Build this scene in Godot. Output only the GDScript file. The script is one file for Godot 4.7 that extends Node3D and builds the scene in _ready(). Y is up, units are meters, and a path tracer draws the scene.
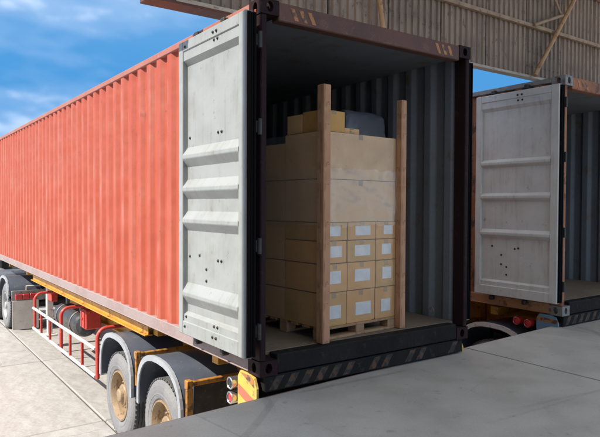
extends Node3D

# ---------------------------------------------------------------- mesh builder
class MB:
	var v := PackedVector3Array()
	var n := PackedVector3Array()
	var xf := Transform3D.IDENTITY
	func tri(a: Vector3, b: Vector3, c: Vector3, na: Vector3, nb: Vector3, nc: Vector3) -> void:
		a = xf * a; b = xf * b; c = xf * c
		na = (xf.basis * na).normalized(); nb = (xf.basis * nb).normalized(); nc = (xf.basis * nc).normalized()
		if (b - a).cross(c - a).dot(na + nb + nc) > 0.0:
			v.append(a); v.append(c); v.append(b); n.append(na); n.append(nc); n.append(nb)
		else:
			v.append(a); v.append(b); v.append(c); n.append(na); n.append(nb); n.append(nc)
	func quad(a: Vector3, b: Vector3, c: Vector3, d: Vector3, out: Vector3) -> void:
		var nn := (b - a).cross(c - a)
		if nn.length() < 1e-12: nn = (c - a).cross(d - a)
		nn = nn.normalized()
		if nn.dot(out) < 0.0: nn = -nn
		tri(a, b, c, nn, nn, nn); tri(a, c, d, nn, nn, nn)
	func quads(a: Vector3, b: Vector3, c: Vector3, d: Vector3, na: Vector3, nb: Vector3, nc: Vector3, nd: Vector3) -> void:
		tri(a, b, c, na, nb, nc); tri(a, c, d, na, nc, nd)
	func box(c: Vector3, s: Vector3, ch := 0.0) -> void:
		var h := s * 0.5
		ch = min(ch, min(h.x, min(h.y, h.z)) * 0.6)
		var ax := [Vector3.RIGHT, Vector3.UP, Vector3.BACK]
		for i in 3:
			var j := (i + 1) % 3; var k := (i + 2) % 3
			for sg in [-1.0, 1.0]:
				var o: Vector3 = c + ax[i] * (h[i] * sg)
				var u: Vector3 = ax[j] * (h[j] - ch); var w: Vector3 = ax[k] * (h[k] - ch)
				quad(o - u - w, o + u - w, o + u + w, o - u + w, ax[i] * sg)
		if ch <= 0.0: return
		for i in 3:
			var j := (i + 1) % 3; var k := (i + 2) % 3
			for sj in [-1.0, 1.0]:
				for sk in [-1.0, 1.0]:
					var l: Vector3 = ax[i] * (h[i] - ch)
					var p: Vector3 = c + ax[j] * (h[j] * sj) + ax[k] * ((h[k] - ch) * sk)
					var q: Vector3 = c + ax[j] * ((h[j] - ch) * sj) + ax[k] * (h[k] * sk)
					quad(p - l, p + l, q + l, q - l, ax[j] * sj + ax[k] * sk)
		for sx in [-1.0, 1.0]:
			for sy in [-1.0, 1.0]:
				for sz in [-1.0, 1.0]:
					var a := c + Vector3(h.x * sx, (h.y - ch) * sy, (h.z - ch) * sz)
					var b := c + Vector3((h.x - ch) * sx, h.y * sy, (h.z - ch) * sz)
					var d := c + Vector3((h.x - ch) * sx, (h.y - ch) * sy, h.z * sz)
					var m := Vector3(sx, sy, sz).normalized()
					tri(a, b, d, m, m, m)
	func span(a: Vector3, b: Vector3, ch := 0.0) -> void:
		box((a + b) * 0.5, (b - a).abs(), ch)
	func bar(a: Vector3, b: Vector3, w: float, h: float, ch := 0.0) -> void:
		var d := (b - a).normalized()
		var up := Vector3.UP if abs(d.y) < 0.9 else Vector3.BACK
		var s := d.cross(up).normalized(); var u := s.cross(d).normalized()
		var old := xf
		xf = xf * Transform3D(Basis(s, u, -d), (a + b) * 0.5)
		box(Vector3.ZERO, Vector3(w, h, a.distance_to(b)), ch)
		xf = old
	func tube(pts: Array, r: float, sides := 10) -> void:
		var rings := []; var nrm := []
		var ref := Vector3.ZERO
		for i in pts.size():
			var p: Vector3 = pts[i]
			var t: Vector3
			if i == 0: t = (pts[1] - p).normalized()
			elif i == pts.size() - 1: t = (p - pts[i - 1]).normalized()
			else: t = ((pts[i + 1] - p).normalized() + (p - pts[i - 1]).normalized()).normalized()
			if i == 0: ref = t.cross(Vector3.UP if abs(t.y) < 0.9 else Vector3.RIGHT).normalized()
			else: ref = (ref - t * ref.dot(t)).normalized()
			var o := t.cross(ref)
			var ring := []; var nn := []
			for k in sides:
				var a := TAU * k / sides
				var dir := ref * cos(a) + o * sin(a)
				ring.append(p + dir * r); nn.append(dir)
			rings.append(ring); nrm.append(nn)
			if i == 0 or i == pts.size() - 1:
				var cap := -t if i == 0 else t
				for k in sides: tri(p, ring[k], ring[(k + 1) % sides], cap, cap, cap)
		for i in pts.size() - 1:
			for k in sides:
				var m := (k + 1) % sides
				quads(rings[i][k], rings[i][m], rings[i + 1][m], rings[i + 1][k], nrm[i][k], nrm[i][m], nrm[i + 1][m], nrm[i + 1][k])
	# profile of Vector2(radius, height along axis), turned about axis through o
	func lathe(prof: Array, o: Vector3, axis: Vector3, sides := 32) -> void:
		var s := axis.cross(Vector3.UP if abs(axis.y) < 0.9 else Vector3.RIGHT).normalized(); var u := axis.cross(s).normalized()
		for i in prof.size() - 1:
			var a: Vector2 = prof[i]; var b: Vector2 = prof[i + 1]
			var d := b - a
			if d.length() < 1e-6: continue
			var pn := Vector2(d.y, -d.x).normalized()
			for k in sides:
				var t0 := TAU * k / sides; var t1 := TAU * (k + 1) / sides
				var r0 := s * cos(t0) + u * sin(t0); var r1 := s * cos(t1) + u * sin(t1)
				quads(o + r0 * a.x + axis * a.y, o + r1 * a.x + axis * a.y, o + r1 * b.x + axis * b.y, o + r0 * b.x + axis * b.y,
					r0 * pn.x + axis * pn.y, r1 * pn.x + axis * pn.y, r1 * pn.x + axis * pn.y, r0 * pn.x + axis * pn.y)
	# 2D polygon in the plane o + x*u + y*w, made deep along dep
	func prism(poly: PackedVector2Array, o: Vector3, u: Vector3, w: Vector3, dep: Vector3) -> void:
		var idx := Geometry2D.triangulate_polygon(poly)
		var dn := dep.normalized()
		for i in range(0, idx.size(), 3):
			var p := []
			for k in 3: p.append(o + u * poly[idx[i + k]].x + w * poly[idx[i + k]].y)
			tri(p[0], p[1], p[2], -dn, -dn, -dn)
			tri(p[0] + dep, p[1] + dep, p[2] + dep, dn, dn, dn)
		var cw := Geometry2D.is_polygon_clockwise(poly)
		for i in poly.size():
			var a := poly[i]; var b := poly[(i + 1) % poly.size()]
			var e := b - a
			var pn := Vector2(e.y, -e.x) * (-1.0 if cw else 1.0)
			var A := o + u * a.x + w * a.y; var B := o + u * b.x + w * b.y
			quad(A, B, B + dep, A + dep, u * pn.x + w * pn.y)
	# open profile swept along dep; face out
	func strip(pts: Array, dep: Vector3, out: Vector3) -> void:
		for i in pts.size() - 1:
			quad(pts[i], pts[i + 1], pts[i + 1] + dep, pts[i] + dep, out)
	func mesh() -> ArrayMesh:
		var a := []; a.resize(Mesh.ARRAY_MAX)
		a[Mesh.ARRAY_VERTEX] = v; a[Mesh.ARRAY_NORMAL] = n
		var m := ArrayMesh.new(); m.add_surface_from_arrays(Mesh.PRIMITIVE_TRIANGLES, a)
		return m

var M := {}
var rng := RandomNumberGenerator.new()
var used := {}

func obj(called: String, shape, mat: Material, parent: Node = null, at := Vector3.ZERO, rot := Vector3.ZERO) -> MeshInstance3D:
	var o := MeshInstance3D.new()
	o.mesh = shape.mesh() if shape is MB else shape
	o.material_override = mat
	o.cast_shadow = GeometryInstance3D.SHADOW_CASTING_SETTING_ON
	o.position = at; o.rotation = rot
	o.name = numbered(called) if parent == null else called
	(self if parent == null else parent).add_child(o, true)
	return o
func numbered(called: String) -> String:
	used[called] = used.get(called, -1) + 1
	return called if used[called] == 0 else "%s_%03d" % [called, used[called]]
func thing(called: String, label: String, category: String, at := Vector3.ZERO, rot := Vector3.ZERO, group := "") -> Node3D:
	var o := Node3D.new(); o.name = numbered(called); add_child(o)
	o.position = at; o.rotation = rot
	tag(o, label, category, group)
	return o
func tag(o: Node, label: String, category: String, group := "") -> void:
	o.set_meta("label", label); o.set_meta("category", category)
	if group: o.set_meta("group", group)
func group_node(called: String, parent: Node, at := Vector3.ZERO, rot := Vector3.ZERO) -> Node3D:
	var o := Node3D.new(); o.name = called; parent.add_child(o, true); o.position = at; o.rotation = rot
	return o

# ---------------------------------------------------------------- materials
func lin(r: float, g: float, b: float) -> Color:
	return Color(r, g, b).linear_to_srgb()
func noise_bytes(seed_: int, freq: float, size: int, oct := 4, h := 0) -> PackedByteArray:
	var f := FastNoiseLite.new()
	f.seed = seed_; f.frequency = freq; f.fractal_octaves = oct; f.noise_type = FastNoiseLite.TYPE_SIMPLEX_SMOOTH
	var im := f.get_seamless_image(size, h if h else size)
	im.convert(Image.FORMAT_L8)
	if h: im.resize(size, size, Image.INTERPOLATE_CUBIC)
	return im.get_data()
# base, a second tone in coarse patches, a third in spots, a fourth in upright streaks (all linear), with fine grain
func surf(seed_: int, base: Color, tone: Color, tone_amt: float, spot: Color, spot_at: float, streak: Color, streak_amt: float, grain: float, size := 512, coarse := 0.008) -> ImageTexture:
	var A := noise_bytes(seed_, coarse, size, 5)
	var B := noise_bytes(seed_ + 1, 0.24, size, 3)
	var C := noise_bytes(seed_ + 2, coarse * 3.0, size, 5)
	var D := noise_bytes(seed_ + 3, 0.05, size, 4, maxi(size / 24, 8))
	var out := PackedByteArray(); out.resize(size * size * 3)
	for i in size * size:
		var a := A[i] / 255.0; var b := B[i] / 255.0; var c := C[i] / 255.0; var d := D[i] / 255.0
		var col := base.lerp(tone, clampf((a - 0.3) * 2.0, 0.0, 1.0) * tone_amt)
		if streak_amt > 0.0:
			col = col.lerp(streak, clampf((d - 0.52) * 4.0, 0.0, 1.0) * clampf((a * 0.6 + c * 0.4 - 0.3) * 2.5, 0.0, 1.0) * streak_amt)
		var s := clampf((c * 0.75 + b * 0.25 - spot_at) * 14.0, 0.0, 1.0)
		col = col.lerp(spot, s)
		var g := 1.0 + (b - 0.5) * grain
		out[i * 3] = int(clampf(pow(maxf(col.r * g, 0.0), 1.0 / 2.2), 0, 1) * 255.0)
		out[i * 3 + 1] = int(clampf(pow(maxf(col.g * g, 0.0), 1.0 / 2.2), 0, 1) * 255.0)
		out[i * 3 + 2] = int(clampf(pow(maxf(col.b * g, 0.0), 1.0 / 2.2), 0, 1) * 255.0)
	return ImageTexture.create_from_image(Image.create_from_data(size, size, false, Image.FORMAT_RGB8, out))
# thin scrapes and cracks drawn into a colour map, wrapping at its borders
func marked(t: ImageTexture, seed_: int, count: int, length: int, turn: float, tone: Color, alpha: float, wide: int) -> ImageTexture:
	var im := t.get_image(); var size := im.get_width()
	var r := RandomNumberGenerator.new(); r.seed = seed_
	for i in count:
		var p := Vector2(r.randf() * size, r.randf() * size); var a := r.randf() * TAU
		var ben := r.randf_range(-turn, turn) * 0.2
		var al := alpha * r.randf_range(0.3, 1.0); var n := int(length * r.randf_range(0.3, 1.0)); var wd := r.randi_range(1, wide)
		for k in n:
			a += ben * 0.05 + r.randf_range(-turn, turn) * 0.25
			p += Vector2(cos(a), sin(a))
			var fade := minf(1.0, minf(k, n - k) / 20.0)
			for q in wd:
				var x := posmod(int(p.x - sin(a) * q), size); var y := posmod(int(p.y + cos(a) * q), size)
				im.set_pixel(x, y, im.get_pixel(x, y).lerp(tone, al * fade))
	return ImageTexture.create_from_image(im)
func bump(seed_: int, freq: float, size := 256, depth := 4.0) -> ImageTexture:
	var f := FastNoiseLite.new()
	f.seed = seed_; f.frequency = freq; f.fractal_octaves = 4
	var im := f.get_seamless_image(size, size)
	im.convert(Image.FORMAT_RGBA8)
	im.bump_map_to_normal_map(depth)
	return ImageTexture.create_from_image(im)
func mat(tex: Texture2D, metres: float, rough: float, metal := 0.0, nrm: Texture2D = null, ns := 0.3) -> StandardMaterial3D:
	var m := StandardMaterial3D.new()
	m.albedo_texture = tex
	m.uv1_triplanar = true; m.uv1_world_triplanar = true; m.uv1_scale = Vector3.ONE / metres
	m.uv1_triplanar_sharpness = 8.0
	m.roughness = rough; m.metallic = metal
	if nrm:
		m.normal_enabled = true; m.normal_texture = nrm; m.normal_scale = ns
	return m
func plain(c: Color, rough: float, metal := 0.0) -> StandardMaterial3D:
	var m := StandardMaterial3D.new()
	m.albedo_color = c; m.roughness = rough; m.metallic = metal
	return m

func make_materials() -> void:
	var fine := bump(71, 0.06, 256, 3.0)
	var dent := bump(72, 0.012, 256, 6.0)
	var Z := Color(0, 0, 0)
	# yard and dock concrete
	M.yard = mat(surf(11, Color(0.40, 0.388, 0.372), Color(0.33, 0.32, 0.308), 0.75, Color(0.36, 0.34, 0.31), 0.70, Z, 0.0, 0.30, 1024, 0.006), 6.0, 0.9, 0.0, fine, 0.35)
	M.yard_b = mat(surf(15, Color(0.37, 0.357, 0.34), Color(0.40, 0.382, 0.36), 0.8, Color(0.36, 0.33, 0.30), 0.70, Z, 0.0, 0.30, 512, 0.008), 5.0, 0.9, 0.0, fine, 0.35)
	M.soil = plain(lin(0.10, 0.09, 0.08), 1.0)
	M.dock = mat(surf(19, Color(0.47, 0.435, 0.395), Color(0.39, 0.36, 0.325), 0.9, Color(0.33, 0.305, 0.275), 0.73, Z, 0.0, 0.22, 1024, 0.007), 4.5, 0.55, 0.0, bump(74, 0.03, 256, 2.0), 0.25)
	M.edge_steel = mat(surf(23, Color(0.26, 0.13, 0.11), Color(0.18, 0.09, 0.08), 0.8, Color(0.22, 0.2, 0.19), 0.62, Z, 0.0, 0.3, 256), 1.0, 0.55, 0.3, fine, 0.3)
	M.dock.albedo_texture = marked(marked(M.dock.albedo_texture, 3, 22, 420, 0.04, Color(0.22, 0.21, 0.20), 0.13, 16), 4, 260, 160, 0.25, Color(0.78, 0.75, 0.71), 0.35, 1)
	M.yard.albedo_texture = marked(marked(M.yard.albedo_texture, 5, 12, 500, 0.9, Color(0.30, 0.28, 0.26), 0.75, 2), 6, 14, 380, 0.05, Color(0.42, 0.40, 0.38), 0.25, 11)
	# containers
	M.red = mat(surf(31, Color(0.41, 0.072, 0.034), Color(0.43, 0.096, 0.052), 0.8, Color(0.27, 0.06, 0.038), 0.75, Color(0.44, 0.17, 0.125), 0.65, 0.10, 512), 3.0, 0.5, 0.0, dent, 0.35)
	M.faded = mat(surf(35, Color(0.38, 0.15, 0.115), Color(0.34, 0.12, 0.09), 0.7, Color(0.38, 0.20, 0.16), 0.74, Z, 0.0, 0.2, 256), 1.5, 0.6, 0.0, fine, 0.2)
	M.rail_grey = mat(surf(37, Color(0.33, 0.26, 0.255), Color(0.28, 0.195, 0.185), 0.7, Color(0.38, 0.26, 0.23), 0.77, Z, 0.0, 0.2, 256), 1.5, 0.6, 0.0, fine, 0.2)
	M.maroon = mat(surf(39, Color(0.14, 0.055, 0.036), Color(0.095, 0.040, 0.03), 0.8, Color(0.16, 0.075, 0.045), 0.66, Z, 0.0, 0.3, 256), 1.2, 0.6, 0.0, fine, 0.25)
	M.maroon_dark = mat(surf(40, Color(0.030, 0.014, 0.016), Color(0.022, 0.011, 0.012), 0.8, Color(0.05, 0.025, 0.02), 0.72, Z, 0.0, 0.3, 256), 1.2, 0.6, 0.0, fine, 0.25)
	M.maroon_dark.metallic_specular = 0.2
	M.inside = mat(surf(41, Color(0.19, 0.205, 0.225), Color(0.16, 0.17, 0.185), 0.8, Color(0.18, 0.14, 0.11), 0.72, Color(0.25, 0.25, 0.255), 0.4, 0.2, 256), 2.2, 0.6, 0.0, dent, 0.15)
	M.plywood = mat(surf(43, Color(0.22, 0.16, 0.11), Color(0.17, 0.125, 0.088), 0.8, Color(0.27, 0.21, 0.155), 0.72, Z, 0.0, 0.3, 256), 1.5, 0.65, 0.0, fine, 0.3)
	M.door = mat(surf(45, Color(0.325, 0.345, 0.348), Color(0.29, 0.305, 0.305), 0.8, Color(0.23, 0.215, 0.19), 0.74, Color(0.22, 0.20, 0.165), 0.35, 0.10, 512), 1.6, 0.5, 0.0, dent, 0.18)
	M.door_b = mat(surf(47, Color(0.72, 0.695, 0.65), Color(0.66, 0.63, 0.58), 0.8, Color(0.40, 0.35, 0.30), 0.75, Color(0.40, 0.34, 0.28), 0.3, 0.10, 512), 1.7, 0.5, 0.0, dent, 0.2)
	M.rust = mat(surf(49, Color(0.36, 0.15, 0.07), Color(0.26, 0.10, 0.05), 0.8, Color(0.14, 0.06, 0.035), 0.62, Color(0.45, 0.26, 0.15), 0.5, 0.3, 256), 1.3, 0.7, 0.0, fine, 0.35)
	M.rust_rail = mat(surf(50, Color(0.50, 0.25, 0.12), Color(0.42, 0.19, 0.09), 0.8, Color(0.22, 0.10, 0.05), 0.66, Z, 0.0, 0.3, 256), 1.3, 0.7, 0.0, fine, 0.3)
	M.gasket = plain(lin(0.010, 0.009, 0.010), 0.95); M.gasket.metallic_specular = 0.15
	M.bolt = plain(lin(0.03, 0.027, 0.025), 0.5, 0.4)
	M.steel = mat(surf(51, Color(0.30, 0.29, 0.28), Color(0.22, 0.2, 0.19), 0.8, Color(0.2, 0.11, 0.07), 0.66, Z, 0.0, 0.2, 256), 0.8, 0.5, 0.3, fine, 0.2)
	M.black_steel = mat(surf(52, Color(0.035, 0.033, 0.032), Color(0.06, 0.052, 0.046), 0.8, Color(0.08, 0.05, 0.035), 0.66, Z, 0.0, 0.3, 256), 0.9, 0.55, 0.1, fine, 0.25)
	M.black_paint = mat(surf(56, Color(0.015, 0.014, 0.014), Color(0.022, 0.02, 0.019), 0.8, Color(0.04, 0.032, 0.027), 0.70, Z, 0.0, 0.3, 256), 0.9, 0.6, 0.0, fine, 0.25)
	M.black_paint.metallic_specular = 0.2
	M.stripe_orange = mat(surf(53, Color(0.50, 0.21, 0.07), Color(0.40, 0.16, 0.06), 0.8, Color(0.12, 0.07, 0.045), 0.56, Z, 0.0, 0.3, 256), 0.5, 0.6)
	M.stripe_worn = mat(surf(55, Color(0.12, 0.055, 0.024), Color(0.06, 0.034, 0.02), 0.9, Color(0.022, 0.02, 0.019), 0.47, Z, 0.0, 0.3, 256), 0.6, 0.7)
	M.stripe_yellow = mat(surf(54, Color(0.74, 0.50, 0.10), Color(0.66, 0.42, 0.09), 0.8, Color(0.35, 0.22, 0.1), 0.7, Z, 0.0, 0.2, 256), 0.5, 0.5)
	M.stripe_pink = plain(lin(0.66, 0.16, 0.10), 0.5)
	M.stripe_blue = plain(lin(0.16, 0.30, 0.40), 0.5)
	# cargo
	M.card = mat(surf(61, Color(0.70, 0.36, 0.115), Color(0.64, 0.32, 0.10), 0.8, Color(0.60, 0.34, 0.15), 0.74, Z, 0.0, 0.10, 256), 0.7, 0.8, 0.0, fine, 0.08)
	M.card_b = mat(surf(63, Color(0.71, 0.43, 0.20), Color(0.66, 0.395, 0.18), 0.8, Color(0.58, 0.34, 0.16), 0.78, Z, 0.0, 0.10, 256), 0.8, 0.8, 0.0, fine, 0.08)
	M.card_c = mat(surf(64, Color(0.62, 0.34, 0.10), Color(0.56, 0.31, 0.09), 0.8, Color(0.50, 0.28, 0.09), 0.72, Z, 0.0, 0.10, 256), 0.6, 0.75, 0.0, fine, 0.08)
	M.tape = plain(lin(0.36, 0.23, 0.11), 0.3)
	M.label = mat(surf(65, Color(0.76, 0.76, 0.76), Color(0.66, 0.66, 0.67), 0.8, Color(0.60, 0.60, 0.61), 0.80, Z, 0.0, 0.06, 256), 0.3, 0.6)
	M.wood = mat(surf(66, Color(0.54, 0.29, 0.16), Color(0.46, 0.24, 0.13), 0.7, Color(0.26, 0.12, 0.06), 0.74, Color(0.26, 0.13, 0.07), 0.9, 0.15, 256), 0.5, 0.75, 0.0, fine, 0.15)
	M.wood_b = mat(surf(68, Color(0.44, 0.27, 0.15), Color(0.34, 0.2, 0.11), 0.7, Color(0.24, 0.13, 0.07), 0.74, Color(0.24, 0.14, 0.08), 0.9, 0.2, 256), 0.6, 0.8, 0.0, fine, 0.2)
	M.film = plain(Color(0.86, 0.84, 0.80, 0.09), 0.12)
	M.film.transparency = BaseMaterial3D.TRANSPARENCY_ALPHA
	M.grey_film = plain(lin(0.24, 0.235, 0.26), 0.35)
	# vehicles
	M.yellow = mat(surf(81, Color(0.68, 0.33, 0.035), Color(0.56, 0.25, 0.03), 0.8, Color(0.2, 0.1, 0.04), 0.68, Color(0.30, 0.16, 0.06), 0.5, 0.2, 256), 1.2, 0.5, 0.0, fine, 0.15)
	M.amber = mat(surf(83, Color(0.50, 0.23, 0.04), Color(0.36, 0.15, 0.035), 0.8, Color(0.14, 0.07, 0.035), 0.62, Z, 0.0, 0.3, 256), 0.7, 0.5, 0.1, fine, 0.2)
	M.guard_red = mat(surf(85, Color(0.58, 0.05, 0.035), Color(0.48, 0.05, 0.04), 0.7, Color(0.5, 0.2, 0.15), 0.72, Z, 0.0, 0.15, 256), 0.6, 0.45)
	M.guard_white = mat(surf(87, Color(0.74, 0.68, 0.65), Color(0.66, 0.55, 0.52), 0.7, Color(0.48, 0.2, 0.16), 0.70, Z, 0.0, 0.15, 256), 0.6, 0.5)
	M.tyre = mat(surf(89, Color(0.20, 0.20, 0.212), Color(0.25, 0.248, 0.252), 0.8, Color(0.27, 0.265, 0.265), 0.76, Z, 0.0, 0.25, 256), 0.7, 0.85, 0.0, fine, 0.3)
	M.tread = mat(surf(90, Color(0.09, 0.09, 0.094), Color(0.12, 0.118, 0.115), 0.8, Color(0.14, 0.13, 0.12), 0.68, Z, 0.0, 0.25, 256), 0.5, 0.9, 0.0, fine, 0.4)
	M.rim = mat(surf(91, Color(0.37, 0.27, 0.17), Color(0.29, 0.20, 0.115), 0.8, Color(0.17, 0.10, 0.055), 0.64, Z, 0.0, 0.25, 256), 0.5, 0.55, 0.15, fine, 0.2)
	M.rim_grey = mat(surf(92, Color(0.40, 0.40, 0.41), Color(0.32, 0.32, 0.33), 0.8, Color(0.2, 0.17, 0.15), 0.66, Z, 0.0, 0.25, 256), 0.5, 0.5, 0.2)
	M.fender = mat(surf(93, Color(0.085, 0.10, 0.135), Color(0.115, 0.13, 0.16), 0.8, Color(0.17, 0.175, 0.185), 0.72, Z, 0.0, 0.2, 256), 1.0, 0.30, 0.0, dent, 0.1)
	M.fender_lip = mat(surf(94, Color(0.36, 0.385, 0.42), Color(0.30, 0.32, 0.35), 0.8, Color(0.24, 0.24, 0.25), 0.70, Z, 0.0, 0.2, 256), 0.8, 0.45)
	M.flap = mat(surf(95, Color(0.66, 0.60, 0.53), Color(0.58, 0.52, 0.45), 0.8, Color(0.44, 0.38, 0.32), 0.70, Z, 0.0, 0.2, 256), 0.5, 0.8)
	M.flap_dark = mat(surf(96, Color(0.040, 0.030, 0.024), Color(0.065, 0.048, 0.036), 0.8, Color(0.09, 0.07, 0.055), 0.66, Z, 0.0, 0.2, 256), 0.5, 0.75)
	M.lens_red = plain(lin(0.55, 0.02, 0.02), 0.15); M.lens_red.clearcoat_enabled = true
	M.lens_dark = plain(lin(0.02, 0.02, 0.022), 0.1)
	M.chrome = plain(lin(0.62, 0.62, 0.62), 0.25, 0.9)
	M.tank = mat(surf(97, Color(0.05, 0.052, 0.058), Color(0.08, 0.08, 0.085), 0.8, Color(0.13, 0.12, 0.11), 0.68, Z, 0.0, 0.2, 256), 0.7, 0.4, 0.2)
	M.cab = mat(surf(98, Color(0.62, 0.62, 0.62), Color(0.56, 0.56, 0.56), 0.6, Color(0.4, 0.38, 0.36), 0.74, Z, 0.0, 0.1, 256), 1.5, 0.35)
	M.cab.clearcoat_enabled = true
	M.glass = plain(Color(0.04, 0.05, 0.06), 0.05)
	# building
	M.clad = mat(surf(101, Color(0.36, 0.27, 0.205), Color(0.29, 0.215, 0.165), 0.9, Color(0.17, 0.13, 0.10), 0.68, Color(0.16, 0.12, 0.095), 0.6, 0.15, 512), 2.4, 0.6, 0.1, fine, 0.12)
	M.clad_b = mat(surf(103, Color(0.31, 0.235, 0.18), Color(0.25, 0.19, 0.148), 0.9, Color(0.15, 0.115, 0.09), 0.68, Color(0.14, 0.11, 0.085), 0.6, 0.15, 512), 2.1, 0.6, 0.1, fine, 0.12)
	M.girt = mat(surf(105, Color(0.42, 0.30, 0.20), Color(0.33, 0.22, 0.14), 0.8, Color(0.2, 0.12, 0.075), 0.66, Z, 0.0, 0.2, 256), 0.8, 0.6)
	M.brace = mat(surf(107, Color(0.55, 0.33, 0.17), Color(0.44, 0.25, 0.12), 0.8, Color(0.24, 0.12, 0.06), 0.66, Z, 0.0, 0.2, 256), 0.8, 0.55)
	M.trim = mat(surf(108, Color(0.62, 0.54, 0.44), Color(0.52, 0.44, 0.35), 0.8, Color(0.32, 0.2, 0.13), 0.70, Z, 0.0, 0.2, 256), 0.8, 0.6)
	M.oxide = mat(surf(109, Color(0.14, 0.05, 0.034), Color(0.10, 0.038, 0.028), 0.8, Color(0.16, 0.07, 0.05), 0.66, Z, 0.0, 0.2, 256), 0.8, 0.6)
	M.roof = mat(surf(113, Color(0.72, 0.68, 0.62), Color(0.66, 0.62, 0.56), 0.8, Color(0.5, 0.45, 0.4), 0.72, Z, 0.0, 0.1, 256), 3.0, 0.6)
	M.plaster = mat(surf(111, Color(0.36, 0.33, 0.30), Color(0.30, 0.275, 0.25), 0.8, Color(0.24, 0.22, 0.2), 0.72, Color(0.25, 0.23, 0.2), 0.5, 0.15, 512), 4.0, 0.9)

# ---------------------------------------------------------------- sky
func make_sky() -> Sky:
	var w := 2048; var h := 1024
	var f := FastNoiseLite.new(); f.seed = 5; f.frequency = 1.0; f.fractal_octaves = 4; f.noise_type = FastNoiseLite.TYPE_SIMPLEX_SMOOTH
	var zen := Color(0.40, 0.44, 0.48); var mid := Color(0.030, 0.125, 0.270); var hor := Color(0.42, 0.48, 0.53); var gnd := Color(0.30, 0.29, 0.27)
	var white := Color(0.52, 0.55, 0.59)
	var data := PackedFloat32Array(); data.resize(w * h / 2 * 3)
	for y in h / 2:
		var el := PI * 0.5 - PI * (y + 0.5) / h
		var base := hor.lerp(mid, smoothstep(0.0, 0.13, el)).lerp(zen, smoothstep(0.20, 0.80, el))
		var se := sin(el); var ce := cos(el)
		for x in w:
			var az := TAU * (x + 0.5) / w
			var dx := sin(az) * ce; var dz := -cos(az) * ce
			var q := Vector3(dx * 2.6 - se * 1.5 + SKYX, se * 10.0 + dx * 1.2 + 0.7, dz * 2.6 + 9.3)
			var nn := f.get_noise_3dv(q)
			var fine := f.get_noise_3dv(Vector3(q.x * 5.0, q.y * 3.4, q.z * 5.0))
			var cl := clampf((nn * 0.75 + fine * 0.42 - 0.21) * 1.5, 0.0, 1.0) * 0.40 + clampf(nn * 0.5 + 0.12 + fine * 0.10, 0.0, 0.4) * 0.40
			var c := base.lerp(white, minf(cl, 0.95))
			var i := (y * w + x) * 3
			data[i] = c.r; data[i + 1] = c.g; data[i + 2] = c.b
	var low := PackedFloat32Array(); low.resize(w * 3)
	for x in w:
		low[x * 3] = gnd.r; low[x * 3 + 1] = gnd.g; low[x * 3 + 2] = gnd.b
	for y in h / 2: data.append_array(low)
	var im := Image.create_from_data(w, h, false, Image.FORMAT_RGBF, data.to_byte_array())
	var pm := PanoramaSkyMaterial.new(); pm.panorama = ImageTexture.create_from_image(im)
	var s := Sky.new(); s.sky_material = pm
	return s

# ---------------------------------------------------------------- container
const DEEP := 10.0
const SKYX := 90.4
const CL := 12.192
const CW := 2.438
const CH := 2.896
func casting(parent: Node, at: Vector3, mt: Material) -> void:
	var c := CSGCombiner3D.new(); c.name = "corner_casting"
	parent.add_child(c, true); c.position = at
	var b := CSGBox3D.new(); b.size = Vector3(0.162, 0.118, 0.178); b.material = mt; c.add_child(b)
	for k in 3:
		var e := CSGCylinder3D.new(); e.radius = 0.031; e.height = 0.3; e.sides = 16; e.material = mt
		e.operation = CSGShape3D.OPERATION_SUBTRACTION
		var outx := -1.0 if at.x < 1.2 else 1.0; var outz := 1.0 if at.z > -6.0 else -1.0; var outy := 1.0 if at.y > 1.4 else -1.0
		if k == 0: e.rotation = Vector3(PI / 2, 0, 0); e.scale = Vector3(1.0, 1.0, 1.3); e.position.z = outz * 0.18
		elif k == 1: e.rotation = Vector3(0, 0, PI / 2); e.scale = Vector3(1.3, 1.0, 1.0); e.position.x = outx * 0.18
		else: e.scale = Vector3(1.0, 1.0, 1.7); e.position.y = outy * 0.17
		c.add_child(e)
func corrugation(z0: float, z1: float, x: float, depth: float) -> Array:
	var pts := []
	var n := int(round((z1 - z0) / 0.278)); var p := (z1 - z0) / n
	var r := 0.007
	for i in n:
		var z := z0 + p * i
		var cut := [[0.0, 0.0], [0.13, 0.0], [0.375, 1.0], [0.63, 1.0], [0.875, 0.0]]
		pts.append(Vector3(x, 0, z))
		for q in [[0.20, 0.0, 0.36, 1.0], [0.68, 1.0, 0.84, 0.0]]:
			var a := Vector3(x + depth * q[1], 0, z + p * q[0]); var b := Vector3(x + depth * q[3], 0, z + p * q[2])
			var d := (b - a).normalized() * r
			pts.append(a + Vector3(0, 0, -r)); pts.append(a + d); pts.append(b - d); pts.append(b + Vector3(0, 0, r))
	pts.append(Vector3(x, 0, z1))
	return pts
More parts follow.
